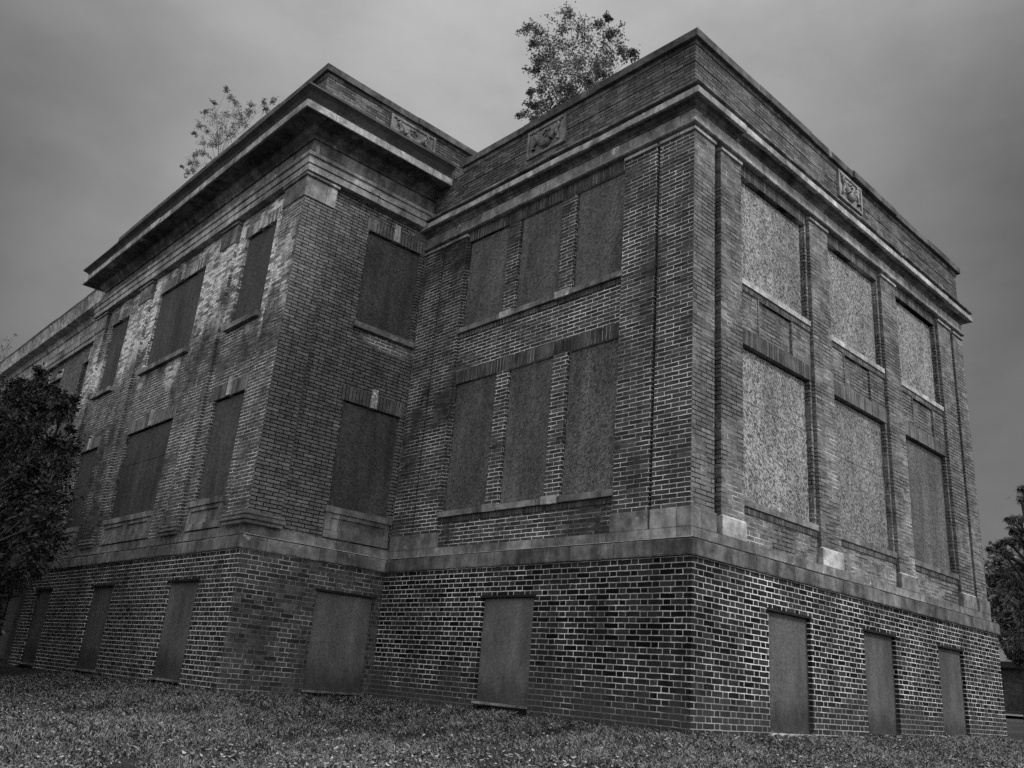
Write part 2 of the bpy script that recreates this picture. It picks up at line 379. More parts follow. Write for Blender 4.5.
# ---- right block: walls, pilasters, windows
A2, A3, A4, A5, A6, A7 = .99, 2.635, 3.185, 4.80, 5.36, 6.945
a1, a8 = .477, 7.571
ZLS, ZLH, ZUS, ZUH, ZPT = 2.608, 4.555, 5.32, 6.84, 6.965
BAY = -.04
rects = [(a, b-.025, z0, z1, -.15) for a, b in ((A2, A3), (A4, A5), (A6, A7)) for z0, z1 in ((ZLS, ZLH), (ZUS, ZUH))]
rects += [(b+.022, b+.05, 2.22, 7.2, -.14) for b in (A3, A5, A7)]
rects += [(a1-.062, a1+.07, 2.0, 7.2, -.15), (a8-.055, a8+.055, 2.0, 7.2, -.13)]
PAN = [(1.385, 2.2), (3.57, 4.37), (5.77, 6.56)]
rects += [(a, b, 4.775, 5.23, BAY-.02) for a, b in PAN]
relief('brick_wall', 'A', .0, L, 2.15, 7.1, BAY, rects, MT['brickA'], bld)
b1_, b2, b3, b4, b5, b6, b7, b8 = .525, 1.08, 1.905, 2.165, 2.985, 3.235, 4.11, 4.691
BW = [(b2, b3), (b4, b5), (b6, b7)]
BBAY = -.038
ZLB, ZLHB, ZUB = 2.69, 4.545, 5.40
rects = [(a, b, ZLB-.08, ZLHB, -.12) for a, b in BW]+[(a, b, ZUB-.08, ZUH, -.12) for a, b in BW]
rects += [(b1_-.022, b1_+.022, 2., 7.2, -.09), (b8-.022, b8+.022, 2., 7.2, -.09)]
relief('brick_wall', 'B', .0, YD+.1, 2.15, 7.1, BBAY, rects, MT['brickB'], bld)

def pilaster(fac, u0, u1, mat, capmat, basemat, label=None, dep=.0, zb=2.36, base=True):
    p_ = part('pilaster', fac, [(u0, u1, zb, ZPT-.03, -.2, dep)], mat, bld, .003)
    part('capital', fac, [(u0-.008, u1+.008, ZPT-.03, ZPT+.012, -.15, dep+.022)], capmat, p_)
    if base: part('base_block', fac, [(u0-.012, u1+.012, 2.20, 2.41, -.12, dep+.025)], basemat, p_, .01)
    if fac == 'A': part('mortar_fillet', fac, [(u0-.004, u1+.004, 2.408, 2.422, -.02, dep+.014)], MT['pale'], p_, .004)
    return p_
ST, SD, SL = MT['stoneF'], MT['stone'], MT['stoneL']
def corner_pier(mb, x0, x1, y0, y1, z0, z1): mb.box((x0, y0, z0), (x1, y1, z1))
# corner pier turning both ways
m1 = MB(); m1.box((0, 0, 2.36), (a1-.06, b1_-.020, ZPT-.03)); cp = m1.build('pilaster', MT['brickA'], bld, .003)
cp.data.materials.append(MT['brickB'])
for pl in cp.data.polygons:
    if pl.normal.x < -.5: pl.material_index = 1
m1 = MB(); m1.box((-.022, -.022, ZPT-.03), (a1-.05, b1_-.018, ZPT+.012)); m1.build('capital', ST, cp, .004)
m1 = MB(); m1.box((-.025, -.025, 2.20), (a1-.05, b1_-.018, 2.41)); m1.build('base_block', SD, cp, .01)
pilaster('A', a1+.068, A2, MT['brickA'], ST, SL)
pale = pilaster('A', A3+.045, A4, MT['brickA'], ST, SL)
pilaster('A', A5+.045, A6, MT['brickA'], ST, SD)
pilaster('A', A7+.045, a8-.055, MT['brickA'], ST, SD)
m1 = MB(); m1.box((a8+.055, 0, 2.36), (L, 1., ZPT-.03)); cq = m1.build('pilaster', MT['brickA'], bld, .003)
m1 = MB(); m1.box((a8+.05, -.022, ZPT-.03), (L+.022, 1., ZPT+.012)); m1.build('capital', ST, cq, .004)
m1 = MB(); m1.box((a8+.05, -.025, 2.20), (L+.025, 1., 2.41)); m1.build('base_block', SD, cq, .01)
pilaster('B', b1_+.020, b2-.03, MT['brickB'], ST, SD)
pilaster('B', b7+.03, b8-.020, MT['brickB'], ST, SD)
pilaster('B', b8+.020, YD+.05, MT['brickB'], ST, SD)

def seam_boxes(u0, u1, z0, z1, db, df, seam=None):
    if seam is None: return [(u0, u1, z0, z1, db, df)]
    return [(u0, u1, z0, seam-.006, db, df+.006), (u0, u1, seam+.004, z1, db, df)]
for i, (a, b) in enumerate(((A2, A3), (A4, A5), (A6, A7))):
    for k_, (z0, z1, lz) in enumerate(((ZLS+.075, ZLH, 4.76), (ZUS+.075, ZUH, 7.03))):
        seam = [3.88, 3.74, 3.86][i] if k_ == 0 else None
        w_ = part('boarded_window', 'A', seam_boxes(a+.004, b-.05, z0+.002, z1-.022, -.2, -.10, seam if i < 2 else None), MT['osbA' if k_ or i == 0 else 'osbA2' if i == 1 else 'osbA3'], bld, .002)
        part('sill', 'A', [(a+.01, b+.020, z0-.075, z0, -.15, -.012)], SL if k_ else SD, w_)
        part('lintel', 'A', [(a+.003, b+.04, z1+.002, lz, -.12, BAY+.006)], MT['soldA'], w_, 0)
        part('header_course', 'A', [(a+.002, b+.04, z0-.148, z0-.079, -.12, BAY+.012)], MT['soldA'], w_, 0)
# brick borders of the spandrel panels
for a, b in PAN:
    part('spandrel_panel', 'A', [(a-.0, a+.022, 4.775, 5.232, -.12, BAY+.01), (b-.022, b, 4.775, 5.232, -.12, BAY+.01), (a, b, 5.233, 5.244, -.12, BAY+.01)], MT['brickA'], bld, 0)
for i, (a, b) in enumerate(BW):
    for k_, (z0, z1) in enumerate(((ZLB, ZLHB), (ZUB, ZUH))):
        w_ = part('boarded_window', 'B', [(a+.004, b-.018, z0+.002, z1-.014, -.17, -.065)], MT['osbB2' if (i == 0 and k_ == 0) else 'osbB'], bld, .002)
        part('sill', 'B', [(a+.004-(.0 if i else .05), b-.004+(.04 if i == 2 else 0), z0-.075, z0, -.12, .012)], SD, w_)
        if i < 2:
            n_ = BW[i+1][0]
            part('sill_block', 'B', [(b+.0, n_-.0, z0-.078, z0+.022, -.1, .016)], SL, w_)
for z0, z1 in ((ZLHB+.002, 4.73), (ZUH+.002, 7.03)):
    part('lintel', 'B', [(b2-.02, b7+.02, z0, z1, -.1, BBAY+.006)], MT['soldB'], bld, 0)
for z0 in (ZLB, ZUB):
    part('header_course', 'B', [(b2-.03, b7+.02, z0-.148, z0-.08, -.1, BBAY+.012)], MT['soldB'], bld, 0)

# ---- right block entablature, parapet, coping
sweep('frieze', pathR, [(-.2, 7.02), (.03, 7.02), (.045, 7.03), (.045, 7.045), (.012, 7.055), (.012, 7.225), (-.2, 7.225)], MT['stoneF'], bld, block=1.3, jit=0.0015)
sweep('bed_moulding', pathR, [(-.2, 7.228), (.02, 7.228), (.03, 7.25), (.06, 7.27), (.08, 7.298), (.12, 7.302), (-.2, 7.303)], MT['stoneS'], bld)
sweep('cornice', pathR, [(-.2, 7.304), (.16, 7.304), (.165, 7.308), (.165, 7.392), (.155, 7.397), (-.2, 7.398)], MT['stoneC'], bld, block=0.9, jit=0.0035)
sweep('cornice_hollow', pathR, [(-.2, 7.40), (.105, 7.40), (.10, 7.42), (.115, 7.452), (-.2, 7.453)], MT['stoneS'], bld)
sweep('cornice_lip', pathR, [(-.2, 7.455), (.162, 7.455), (.17, 7.462), (.17, 7.488), (.12, 7.51), (-.2, 7.55)], MT['stoneK'], bld, block=0.9, jit=0.004)
sweep('parapet', [pathR[0], pathR[1], pathR[2], ((0, 4.43), (-1, 0))], [(-.02, 7.52), (-.002, 7.52), (-.002, 7.92), (-.010, 7.922), (-.010, 7.932), (.0, 7.934), (.0, 8.185), (-.3, 8.185), (-.3, 7.52)], MT['brickP'], bld)
sweep('parapet', [((0, 4.43), (-1, 0)), ((0, YD+.1), (-1, 0))], [(-.002, 7.52), (-.002, 8.17), (-.3, 8.17), (-.3, 7.52)], MT['brickP'], bld)
sweep('coping_bed', [pathR[0], pathR[1], pathR[2], ((0, 4.43), (-1, 0))], [(-.28, 8.187), (.012, 8.187), (.02, 8.248), (-.28, 8.248)], MT['stoneS'], bld)  # dark strip painting the shadow below the coping
sweep('coping', [pathR[0], pathR[1], pathR[2], ((0, 4.43), (-1, 0))], [(-.34, 8.25), (.065, 8.25), (.07, 8.255), (.07, 8.36), (.06, 8.37), (-.34, 8.395)], MT['coping'], bld, block=1.4, jit=0.005)

# ---- left block
DW = (-1.096, -.097)
FW = [(6.04, 7.03), (8.506, 10.489), (12.011, 13.001)]
LS, LH, US, UH = 2.66, 4.198, 5.40, 6.937
RB = -.16
relief('brick_wall', 'D', XE, 0, 2.15, 7.6, 0, [(DW[0], DW[1], 2.35, LH, RB), (DW[0], DW[1], US-.09, UH, RB), (-1.79, -1.765, 2.2, 7.4, -.05)], MT['brickD'], bld)
relief('brick_wall', 'F', YD, 13.95, 2.15, 7.6, 0, [(a, b, z0, z1, RB) for a, b in FW for z0, z1 in ((2.35, LH), (US-.09, UH))], MT['brickF'], bld)
MB_ = MB(); MB_.quad((-1.75, 13.95, 2.15), (XE, 13.95, 2.15), (XE, 13.95, 7.6), (-1.75, 13.95, 7.6)); MB_.build('brick_wall', MT['brickF'], bld)
def eclassic(fac, u0, u1, mat, bmat, cmat, corner=None):
    """pilaster with moulded base and block capital"""
    P_ = .08 if corner else .05
    def bx(z0, z1, pr, nm, m_, par, bev=.006):
        if corner:
            mb = MB(); x0, x1, y0, y1 = corner; mb.box((x0-pr+P_, y0-pr+P_, z0), (x1+(pr-P_), y1+(pr-P_), z1)); return mb.build(nm, m_, par, bev)
        return part(nm, fac, [(u0-(pr-P_), u1+(pr-P_), z0, z1, -.1, pr)], m_, par, bev)
    p_ = bx(2.36, 6.95, P_, 'pilaster', mat, bld, .003)
    bx(2.216, 2.262, P_+.03, 'base_block', bmat, p_)
    mb = MB()
    for z0, z1, pr in ((2.263, 2.295, .058), (2.295, 2.325, .028), (2.325, 2.36, .042)):
        if corner: x0, x1, y0, y1 = corner; mb.box((x0-pr, y0-pr, z0), (x1+pr, y1+pr, z1))
        else: fbox(mb, fac, u0-pr, u1+pr, z0, z1, -.1, P_+pr)
    mb.build('base_moulding', cmat, p_, .01)
    bx(6.95, 7.27, P_+.02, 'capital', cmat, p_)
    bx(7.271, 7.315, P_+.05, 'capital_moulding', cmat, p_, .012)
    return p_
ec = eclassic('E', 0, 0, MT['brickD'], SD, MT['stone'], corner=(XE-.08, -1.80, YD-.08, 5.72))
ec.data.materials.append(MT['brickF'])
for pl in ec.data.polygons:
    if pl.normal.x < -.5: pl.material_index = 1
for a, b in ((7.32, 7.86), (10.86, 11.42), (13.28, 13.87)):
    eclassic('F', a, b, MT['brickF'], SD, MT['stone'])
def lwindow(fac, a, b, keys, apron_n, bm, sm, lz):
    for k_, (z0, z1) in enumerate(((LS, LH), (US, UH))):
        seam = None
        if b-a > 1.5 and k_ == 0: seam = 3.60
        w_ = part('boarded_window', fac, seam_boxes(a+.004, b-.018 if fac == 'F' else b-.004, z0+.002, z1-.018, -.2, -.045, seam), bm, bld, .002)
        part('sill', fac, [(a-.05, b+.05, z0-.088, z0, -.15, .075 if k_ else .06)], SD, w_)
        part('lintel', fac, [(a-.06, min(b+.06, -.005) if fac == 'D' else b+.06, z1+.002, z1+.215, -.1, .004)], sm, w_, 0)
        for c_ in keys: part('keystone', fac, [(c_-.05, c_+.05, z1-.004, z1+.285, -.08, .035)], MT['stoneL'], w_)
        if k_ == 0:
            n_ = apron_n; W = (b-a-.04)/n_
            ap = MB(); fbox(ap, fac, a-.03, b+.03, 2.234, 2.33, -.1, .045)
            fbox(ap, fac, a-.03, b+.03, 2.335, LS-.092, -.1, .012)
            for j in range(n_):
                x0 = a-.03+(b-a+.06)/n_*j; x1 = x0+(b-a+.06)/n_
                fbox(ap, fac, x0+.002, x0+.08, 2.335, LS-.092, .012, .04); fbox(ap, fac, x1-.08, x1-.002, 2.335, LS-.092, .012, .04)
                fbox(ap, fac, x0+.082, x1-.082, LS-.15, LS-.092, .012, .037)
            ap.build('apron_panel', MT['stone'], w_, .003)
lwindow('D', DW[0], DW[1], [-.6], 1, MT['osbF'], MT['soldD'], 0)
lwindow('F', *FW[0], [6.53], 1, MT['osbF'], MT['soldF'], 0)
lwindow('F', *FW[1], [9.45], 2, MT['osbF'], MT['soldF'], 0)
lwindow('F', *FW[2], [12.5], 1, MT['osbF'], MT['soldF'], 0)

sweep('architrave', pathE, [(-.2, 7.35), (.115, 7.35), (.12, 7.355), (.12, 7.455), (.105, 7.46), (.105, 7.465), (.135, 7.468), (.135, 7.575), (.16, 7.585), (.175, 7.625), (.165, 7.635), (-.2, 7.64)], MT['stoneF'], bld, block=1.3, jit=0.003)
sweep('frieze', pathE, [(-.2, 7.64), (.075, 7.64), (.075, 7.90), (-.2, 7.90)], MT['stoneK'], bld, block=1.3, jit=0.0015)
sweep('bed_moulding', pathC, [(-.2, 7.902), (.10, 7.902), (.12, 7.94), (.17, 7.98), (.20, 8.03), (.21, 8.052), (.46, 8.056), (-.2, 8.058)], MT['stoneS'], bld)
sweep('cornice', pathC, [(-.2, 8.06), (.485, 8.06), (.49, 8.065), (.49, 8.175), (.48, 8.18), (-.2, 8.18)], MT['stoneC'], bld, block=0.9, jit=0.0035)
sweep('gutter', pathC, [(-.2, 8.182), (.38, 8.182), (.375, 8.22), (.40, 8.28), (.45, 8.35), (.51, 8.39), (.525, 8.395), (.525, 8.428), (.505, 8.436), (-.2, 8.50)], MT['gutter'], bld, block=1.8, jit=0.004)  # crown of the cornice, darkened in colour for the shade under its lip
pathP = [((2.5, YD), (0, -1)), ((XE, YD), (-1, -1)), ((XE, 13.70), (-1, 1)), ((-.5, 13.70), (0, 1))]
sweep('parapet', pathP, [(.03, 8.40), (.03, 9.085), (-.3, 9.085), (-.3, 8.40)], MT['brickP'], bld)
sweep('coping_bed', pathP, [(-.28, 9.087), (.042, 9.087), (.05, 9.143), (-.28, 9.143)], MT['stoneS'], bld)  # same painted shadow strip, left block
sweep('coping', pathP, [(-.34, 9.145), (.09, 9.145), (.095, 9.15), (.095, 9.255), (.085, 9.265), (-.34, 9.28)], MT['coping'], bld, block=1.4, jit=0.005)

# ---- far wing
WW = [(15.2, 16.2), (17.8, 19.8), (21.4, 22.4), (25, 27), (29, 31)]
relief('brick_wall', 'W', 13.95, 42, 1.9, 7.6, 0, [(a, b, z0, z1, RB) for a, b in WW for z0, z1 in ((2.35, LH), (US-.09, UH))], MT['brickD'], bld)
for a, b in WW:
    for z0, z1 in ((LS, LH), (US, UH)):
        w_ = part('boarded_window', 'W', [(a+.004, b-.004, z0-.2, z1-.004, -.2, -.075)], MT['osbF'], bld, .002)
        part('sill', 'W', [(a-.05, b+.05, z0-.088, z0, -.15, .06)], SD, w_)
        part('lintel', 'W', [(a-.06, b+.06, z1+.002, z1+.215, -.1, .005)], MT['soldF'], w_, 0)
        part('keystone', 'W', [((a+b)/2-.05, (a+b)/2+.05, z1-.004, z1+.285, -.08, .035)], MT['stoneL'], w_)
sweep('architrave', pathW, [(-.2, 7.35), (.08, 7.35), (.08, 7.46), (.10, 7.465), (.10, 7.60), (.12, 7.64), (-.2, 7.65)], MT['stoneF'], bld, block=1.3, jit=0.003)
sweep('frieze', pathW, [(-.2, 7.65), (.05, 7.65), (.05, 7.93), (-.2, 7.93)], MT['stoneC'], bld, block=1.3, jit=0.0015)
sweep('cornice', pathW, [(-.2, 7.932), (.08, 7.932), (.14, 8.04), (.34, 8.058), (.35, 8.175), (.31, 8.22), (.34, 8.37), (.36, 8.43), (-.2, 8.50)], MT['stoneC'], bld, block=0.9, jit=0.0035)
sweep('coping', pathW, [(-.3, 8.5), (.33, 8.45), (.35, 8.455), (.35, 8.53), (-.3, 8.6)], MT['coping'], bld, block=1.4, jit=0.005)

# ---- roofs and the plain back walls
r = MB(); r.box((.2, .2, 7.6), (L-.2, 12, 7.9)); r.build('roof', MT['roof'], bld)
r = MB(); r.box((XE+.2, YD+.2, 8.35), (11, 13.5, 8.6)); r.build('roof', MT['roof'], bld)
r = MB(); r.box((-1.5, 13.6, 8.3), (11, 41.9, 8.48)); r.build('roof', MT['roof'], bld)
r = MB(); r.box((L-.02, .9, 1.9), (L-.3, 7.5, 8.2)); r.build('brick_wall', MT['brickP'], bld)
r = MB(); r.box((L-.3, 7.5, -.5), (L+.0, 41.9, 7.6)); r.build('brick_wall', MT['brickP'], bld)
r = MB(); r.box((-1.7, 41.8, -.5), (L-.1, 42, 8.3)); r.build('brick_wall', MT['brickP'], bld)

# ---- carved swag panels on the parapets
def swag(fac, u0, u1, z0, z1, d, parent):
    fr = MB(); t = .045
    fbox(fr, fac, u0, u1, z0, z1, d-.1, d+.012)
    fr_o = None
    ff = MB()
    for q in ((u0, u1, z1-t, z1), (u0, u1, z0, z0+t*.8), (u0, u0+t, z0+t*.8+.001, z1-t-.001), (u1-t, u1, z0+t*.8+.001, z1-t-.001)): fbox(ff, fac, *q, d+.012, d+.032)
    pn = fr.build('carved_panel', MT['relief'], parent); ff.build('frame', MT['relief'], pn, .006)
    g = MB(); cu, w, hh = (u0+u1)/2, u1-u0, z1-z0; f = FAC[fac]
    pts, rd = [], []
    for i in range(17):
        s_ = i/16*2-1
        pts.append(f(cu+s_*w*.27, z0+hh*(.26+.50*s_*s_), d+.035)); rd.append(.018+.036*(1-s_*s_)+.006*math.sin(i*2.2))
    g.tube(pts, rd, 8); g.build('garland', MT['relief'], pn)
    for sd in (-1, 1):
        g = MB(); pts, rd = [], []
        for i in range(12):
            s_ = i/11; pts.append(f(cu+sd*w*(.30+.03*math.sin(s_*9)), z0+hh*(.84-.62*s_), d+.03)); rd.append(.008+.022*abs(math.sin(s_*7.5+.3))*(.6+.6*s_))
        g.tube(pts, rd, 7)
        pts = [f(cu+sd*w*(.28+.10*s_), z0+hh*(.80+.10*math.sin(3*s_)), d+.03) for s_ in (0, .3, .6, 1)]; g.tube(pts, [.02, .022, .016, .006], 6)
        g.build('ribbon', MT['relief'], pn)
    g = MB()
    for i in range(5):
        a_ = i*2*math.pi/5; c_ = f(cu+.035*math.cos(a_), z0+hh*.66+.035*math.sin(a_), d+.03); e_ = f(cu+.08*math.cos(a_), z0+hh*.66+.08*math.sin(a_), d+.025)
        g.tube([c_, e_], [.022, .012], 6)
    g.build('rosette', MT['relief'], pn)
swag('B', 2.16, 2.93, 7.75, 8.215, .0, bld)
swag('A', 3.585, 4.33, 7.75, 8.215, .0, bld)
swag('D', -1.03, -.115, 8.66, 9.084, .03, bld)

# ================================================================== GROUND
def smooth(a, b, x):
    t = min(1, max(0, (x-a)/(b-a))); return t*t*(3-2*t)
def rect_d(x, y, x0, x1, y0, y1):
    return math.hypot(max(x0-x, 0, x-x1), max(y0-y, 0, y-y1))
def bdist(x, y):
    return min(rect_d(x, y, 0, L, 0, 40), rect_d(x, y, XE, L, YD, 14), rect_d(x, y, -1.75, L, 14, 42))
def gz(x, y):
    s_ = bdist(x, y)
    right = smooth(7, 14, x)
    base = .165+.055*smooth(-2.6, .0, x)+.02*smooth(1, 8, x)+.016*max(0, min(x, 60))+.010*max(0, min(x-12, 40))-.004*max(0, min(y-7, 20))
    drop = .135*max(0, min(s_-.15, 9.5))*(1-right)
    n_ = noise.noise(Vector((x*.35, y*.35, 0)))*.03+noise.noise(Vector((x*1.3, y*1.3, 3)))*.012
    return base-drop+n_*min(1, s_*.8)
def sheet(name, xs, ys, mat, dz=0):
    v = [(x, y, gz(x, y)+dz) for y in ys for x in xs]; n_ = len(xs)
    f = [(j*n_+i, j*n_+i+1, (j+1)*n_+i+1, (j+1)*n_+i) for j in range(len(ys)-1) for i in range(n_-1)]
    me = bpy.data.meshes.new(name); me.from_pydata(v, [], f); me.update()
    for p_ in me.polygons: p_.use_smooth = True
    return link(name, me, mat)
def axis(lo, a, b, hi, st):
    l_ = [lo, lo*.6+a*.4, lo*.3+a*.7, lo*.1+a*.9]; x = a
    while x < b: l_.append(x); x += st
    return l_+[b, b*.85+hi*.15, b*.6+hi*.4, hi]
xs = axis(-300, -16, 20, 400, .35); ys = axis(-300, -14, 24, 400, .35)
gk = N('lawn_soil'); P, p, nn = gk.pos()
v = gk.math('MULTIPLY', .05, gk.ramp(gk.noise(P, 1.2, 6, .7), .3, .7, .6, 1.5)); v = gk.math('MULTIPLY', v, gk.ramp(gk.noise(P, 30, 4, .8), .3, .7, .5, 1.6))
gk.color(v); gk.bump(gk.noise(P, 40, 4, .8), .03, 1.)
tag(sheet('ground', xs, ys, gk.m), 'rough lawn sloping up to the foot of the brick wall', 'ground', kind='structure')
pth = sheet('path', [26, 30, 34, 38, 42, 50, 60, 80], [-30, -20, -10, -4, 0, 4, 8, 12, 16, 22, 30, 60][:], plain('path_gravel', .16, .2, 2), .03)
for v_ in pth.data.vertices: v_.co.x = 30+(v_.co.x-26)*.12
for v_ in pth.data.vertices: v_.co.z = gz(v_.co.x, v_.co.y)+.03
tag(pth, 'pale strip of path beyond the right end of the building', 'path', kind='structure')

def scatter_mesh(name, tris, tones, mat, parent=None):
    v, f = [], []
    for t_ in tris:
        i = len(v); v += t_; f.append(tuple(range(i, i+len(t_))))
    me = bpy.data.meshes.new(name); me.from_pydata(v, [], f); me.update()
    at_ = me.attributes.new('tone', 'FLOAT', 'FACE'); at_.data.foreach_set('value', tones)
    return link(name, me, mat, parent)

# ---- lawn grass
rng = random.Random(3)
tris, tones = [], []
fa = math.atan2(fw.y, fw.x)
n_try = 0
while len(tris) < 190000 and n_try < 900000:
    n_try += 1
    an = fa+math.radians(rng.uniform(-35, 36)); d_ = 4.6+11.5*rng.random()**1.6
    x, y = CAM.x+math.cos(an)*d_, CAM.y+math.sin(an)*d_
    if rng.random() > min(1, d_/9) : continue
    s_ = bdist(x, y)
    if s_ <= .08: continue
    z = gz(x, y); cl = noise.noise(Vector((x*2.2, y*2.2, 5))); cl2 = noise.noise(Vector((x*.6, y*.6, 9)))
    if cl < -.25 and rng.random() < .8: continue
    h = (.020+.030*rng.random())*(1+.7*cl+.3*cl2)*(1.15 if s_ < .25 else 1)
    w = .0016+.002*rng.random()+.0003*d_; a = rng.uniform(0, 6.283); le = rng.uniform(.2, 1.7)*h
    ca, sa = math.cos(a), math.sin(a); b_ = rng.uniform(0, 6.283); lx, ly = math.cos(b_)*le, math.sin(b_)*le
    m_ = (x+lx*.35, y+ly*.35, z+h*.62)
    tris.append([(x-ca*w, y-sa*w, z-.01), (x+ca*w, y+sa*w, z-.01), (m_[0]+ca*w*.8, m_[1]+sa*w*.8, m_[2]), (x+lx, y+ly, z+h*.95), (m_[0]-ca*w*.8, m_[1]-sa*w*.8, m_[2])])
    tones.append(min(1, max(0, .33+.75*(rng.random()-.5)+.15*cl2+.15*cl+(.75 if rng.random() < .07 else 0))))
g_ = scatter_mesh('lawn_grass', tris, tones, leafmat('grass_blades', .205, .95))
tag(g_, 'uncut tufted grass of the lawn in front of the building', 'grass', kind='stuff')
# ---- broad leaved weeds and fallen leaves in the grass
tris, tones = [], []
while len(tris) < 42000:
    an = fa+math.radians(rng.uniform(-35, 36)); d_ = 4.8+9*rng.random()**1.4
    x, y = CAM.x+math.cos(an)*d_, CAM.y+math.sin(an)*d_
    s_ = bdist(x, y)
    if s_ <= .1: continue
    cl = noise.noise(Vector((x*1.1, y*1.1, 15)))
    near = s_ < .4
    if cl < .0 and rng.random() < .55 and not near: continue
    z = gz(x, y)+rng.uniform(.01, .075); r_ = rng.uniform(.004, .012)*(1+.6*cl); a = rng.uniform(0, 6.283)
    t1 = Vector((math.cos(a), math.sin(a), rng.uniform(-.5, .5))).normalized(); t2 = t1.cross(Vector((rng.uniform(-.5, .5), rng.uniform(-.5, .5), 1))).normalized()
    c_ = Vector((x, y, z))
    tris.append([tuple(c_+t1*r_*1.5), tuple(c_+t1*r_*.5+t2*r_*.8), tuple(c_-t1*r_*.8+t2*r_*.6), tuple(c_-t1*r_*1.2), tuple(c_-t1*r_*.8-t2*r_*.6), tuple(c_+t1*r_*.5-t2*r_*.8)])
    tones.append(rng.random()**2.5)
for _ in range(2600):     # larger curled dead leaves drifted into loose patches
    an = fa+math.radians(rng.gauss(9, 13)); d_ = 5.6+rng.random()*3.2
    x, y = CAM.x+math.cos(an)*d_, CAM.y+math.sin(an)*d_
    if bdist(x, y) <= .15 or noise.noise(Vector((x*1.6, y*1.6, 33))) < .02: continue
    c_ = Vector((x, y, gz(x, y)+rng.uniform(.015, .05))); a = rng.uniform(0, 6.283); r_ = rng.uniform(.010, .022)
    t1 = Vector((math.cos(a), math.sin(a), rng.uniform(-.6, .6))).normalized(); t2 = t1.cross(Vector((rng.uniform(-.6, .6), rng.uniform(-.6, .6), 1))).normalized(); up = t1.cross(t2)
    for sd in (-1, 1):
        tris.append([tuple(c_+t1*r_*1.4), tuple(c_+t1*r_*.4+t2*sd*r_*.8+up*r_*.45), tuple(c_-t1*r_*.6+t2*sd*r_*.7+up*r_*.5), tuple(c_-t1*r_*1.2)]); tones.append(.2+.8*rng.random()**1.5)
g_ = scatter_mesh('fallen_leaves', tris, tones, leafmat('leaf_litter', .26, .95))
tag(g_, 'clover and fallen leaves scattered through the grass', 'leaves', kind='stuff')

# ================================================================== TREES
def leaf_poly(c, t, n, r_, kind):
    t = t.normalized(); b = n.cross(t).normalized()
    if kind == 'lobed':
        pts = [(1.1, 0), (.45, .22), (.62, .72), (.1, .42), (-.35, .62), (-.3, .15), (-.6, 0), (-.3, -.15), (-.35, -.62), (.1, -.42), (.62, -.72), (.45, -.22)]
    elif kind == 'oval': pts = [(1, 0), (.45, .42), (-.3, .45), (-.9, 0), (-.3, -.45), (.45, -.42)]
    else: pts = [(1.5, 0), (0, .22), (-1.2, .0), (0, -.22)]
    return [tuple(c+t*(x*r_)+b*(y*r_)+n*(-.25*r_*x*x)) for x, y in pts]
def tree(name, root, clumps, leaf, per, mat, kind='lobed', seed=1, trunk_r=.04, depth=.6, droop=.0, flat=1., hub=.35, twigs=5):
    """clumps: (centre, radius); limbs run from the trunk to every clump and leaves hang round their twigs"""
    rg = random.Random(seed); o = empty(name, root); root = Vector(root)
    cen = sum((Vector(c) for c, _ in clumps), Vector())/len(clumps)
    top = root.lerp(cen, 1.0)
    wood = MB(); tr = MB()
    def loc(p_): return Vector(p_)-root
    tp = [Vector((0, 0, 0))]
    for i in range(1, 6):
        q = loc(root.lerp(top, i/5)); q += Vector((rg.uniform(-1, 1), rg.uniform(-1, 1), 0))*trunk_r*1.2; tp.append(q)
    tr.tube(tp, [trunk_r*(1.25-.17*i) for i in range(6)], 8); tko = tr.build('trunk', MT['bark'], o)
    tris, tones = [], []
    for c, r_ in clumps:
        c = loc(c); st = tp[rg.choice([2, 3, 3, 4, 4, 5])] if hub else tp[3]
        if st.z > c.z: st = tp[max(1, min(5, int(5*max(0.1, c.z)/max(.1, tp[5].z)))-1)]
        mid = st.lerp(c, .5)+Vector((rg.uniform(-.1, .1), rg.uniform(-.1, .1), rg.uniform(-.1, .05)))*(c-st).length
        br = trunk_r*.45
        wood.tube([st, st.lerp(mid, .5), mid, mid.lerp(c, .6), c], [br, br*.8, br*.6, br*.45, br*.3], 5)
        ctone = rg.uniform(-.2, .2)
        for _ in range(twigs):
            e = c+Vector((rg.gauss(0, .6), rg.gauss(0, .6)*1, rg.gauss(0, .55)*flat))*r_
            if kind == 'needle': e.z -= abs(rg.gauss(0, .2))*r_
            wood.tube([c.lerp(mid, .15), c.lerp(e, .55)+Vector((0, 0, .05*r_)), e], [br*.3, br*.22, br*.1], 4)
            for _ in range(per):
                s_ = rg.random()**.7; q = c.lerp(e, s_)+Vector((rg.gauss(0, 1), rg.gauss(0, 1), rg.gauss(0, .8)))*r_*.26
                n_ = Vector((rg.gauss(0, .7), rg.gauss(0, .7), 1)).normalized()
                t_ = (q-c)+Vector((rg.gauss(0, .5), rg.gauss(0, .5), rg.gauss(-.3, .4)))*r_
                if t_.length < 1e-4: continue
                tris.append(leaf_poly(q, t_, n_, leaf*rg.uniform(.6, 1.25), kind)); tones.append(min(1, max(0, .4+ctone+rg.uniform(-.4, .45))))
    wood.build('limbs', MT['bark'], o)
    scatter_mesh('crown', tris, tones, mat, o)
    return o
def clump_px(lst, X, ppm, jit, rg):
    out = []
    for x, y, r_ in lst:
        q = at_x(x, y, X+rg.uniform(-jit, jit)); out.append((q, r_/ppm))
    return out
rg = random.Random(5)
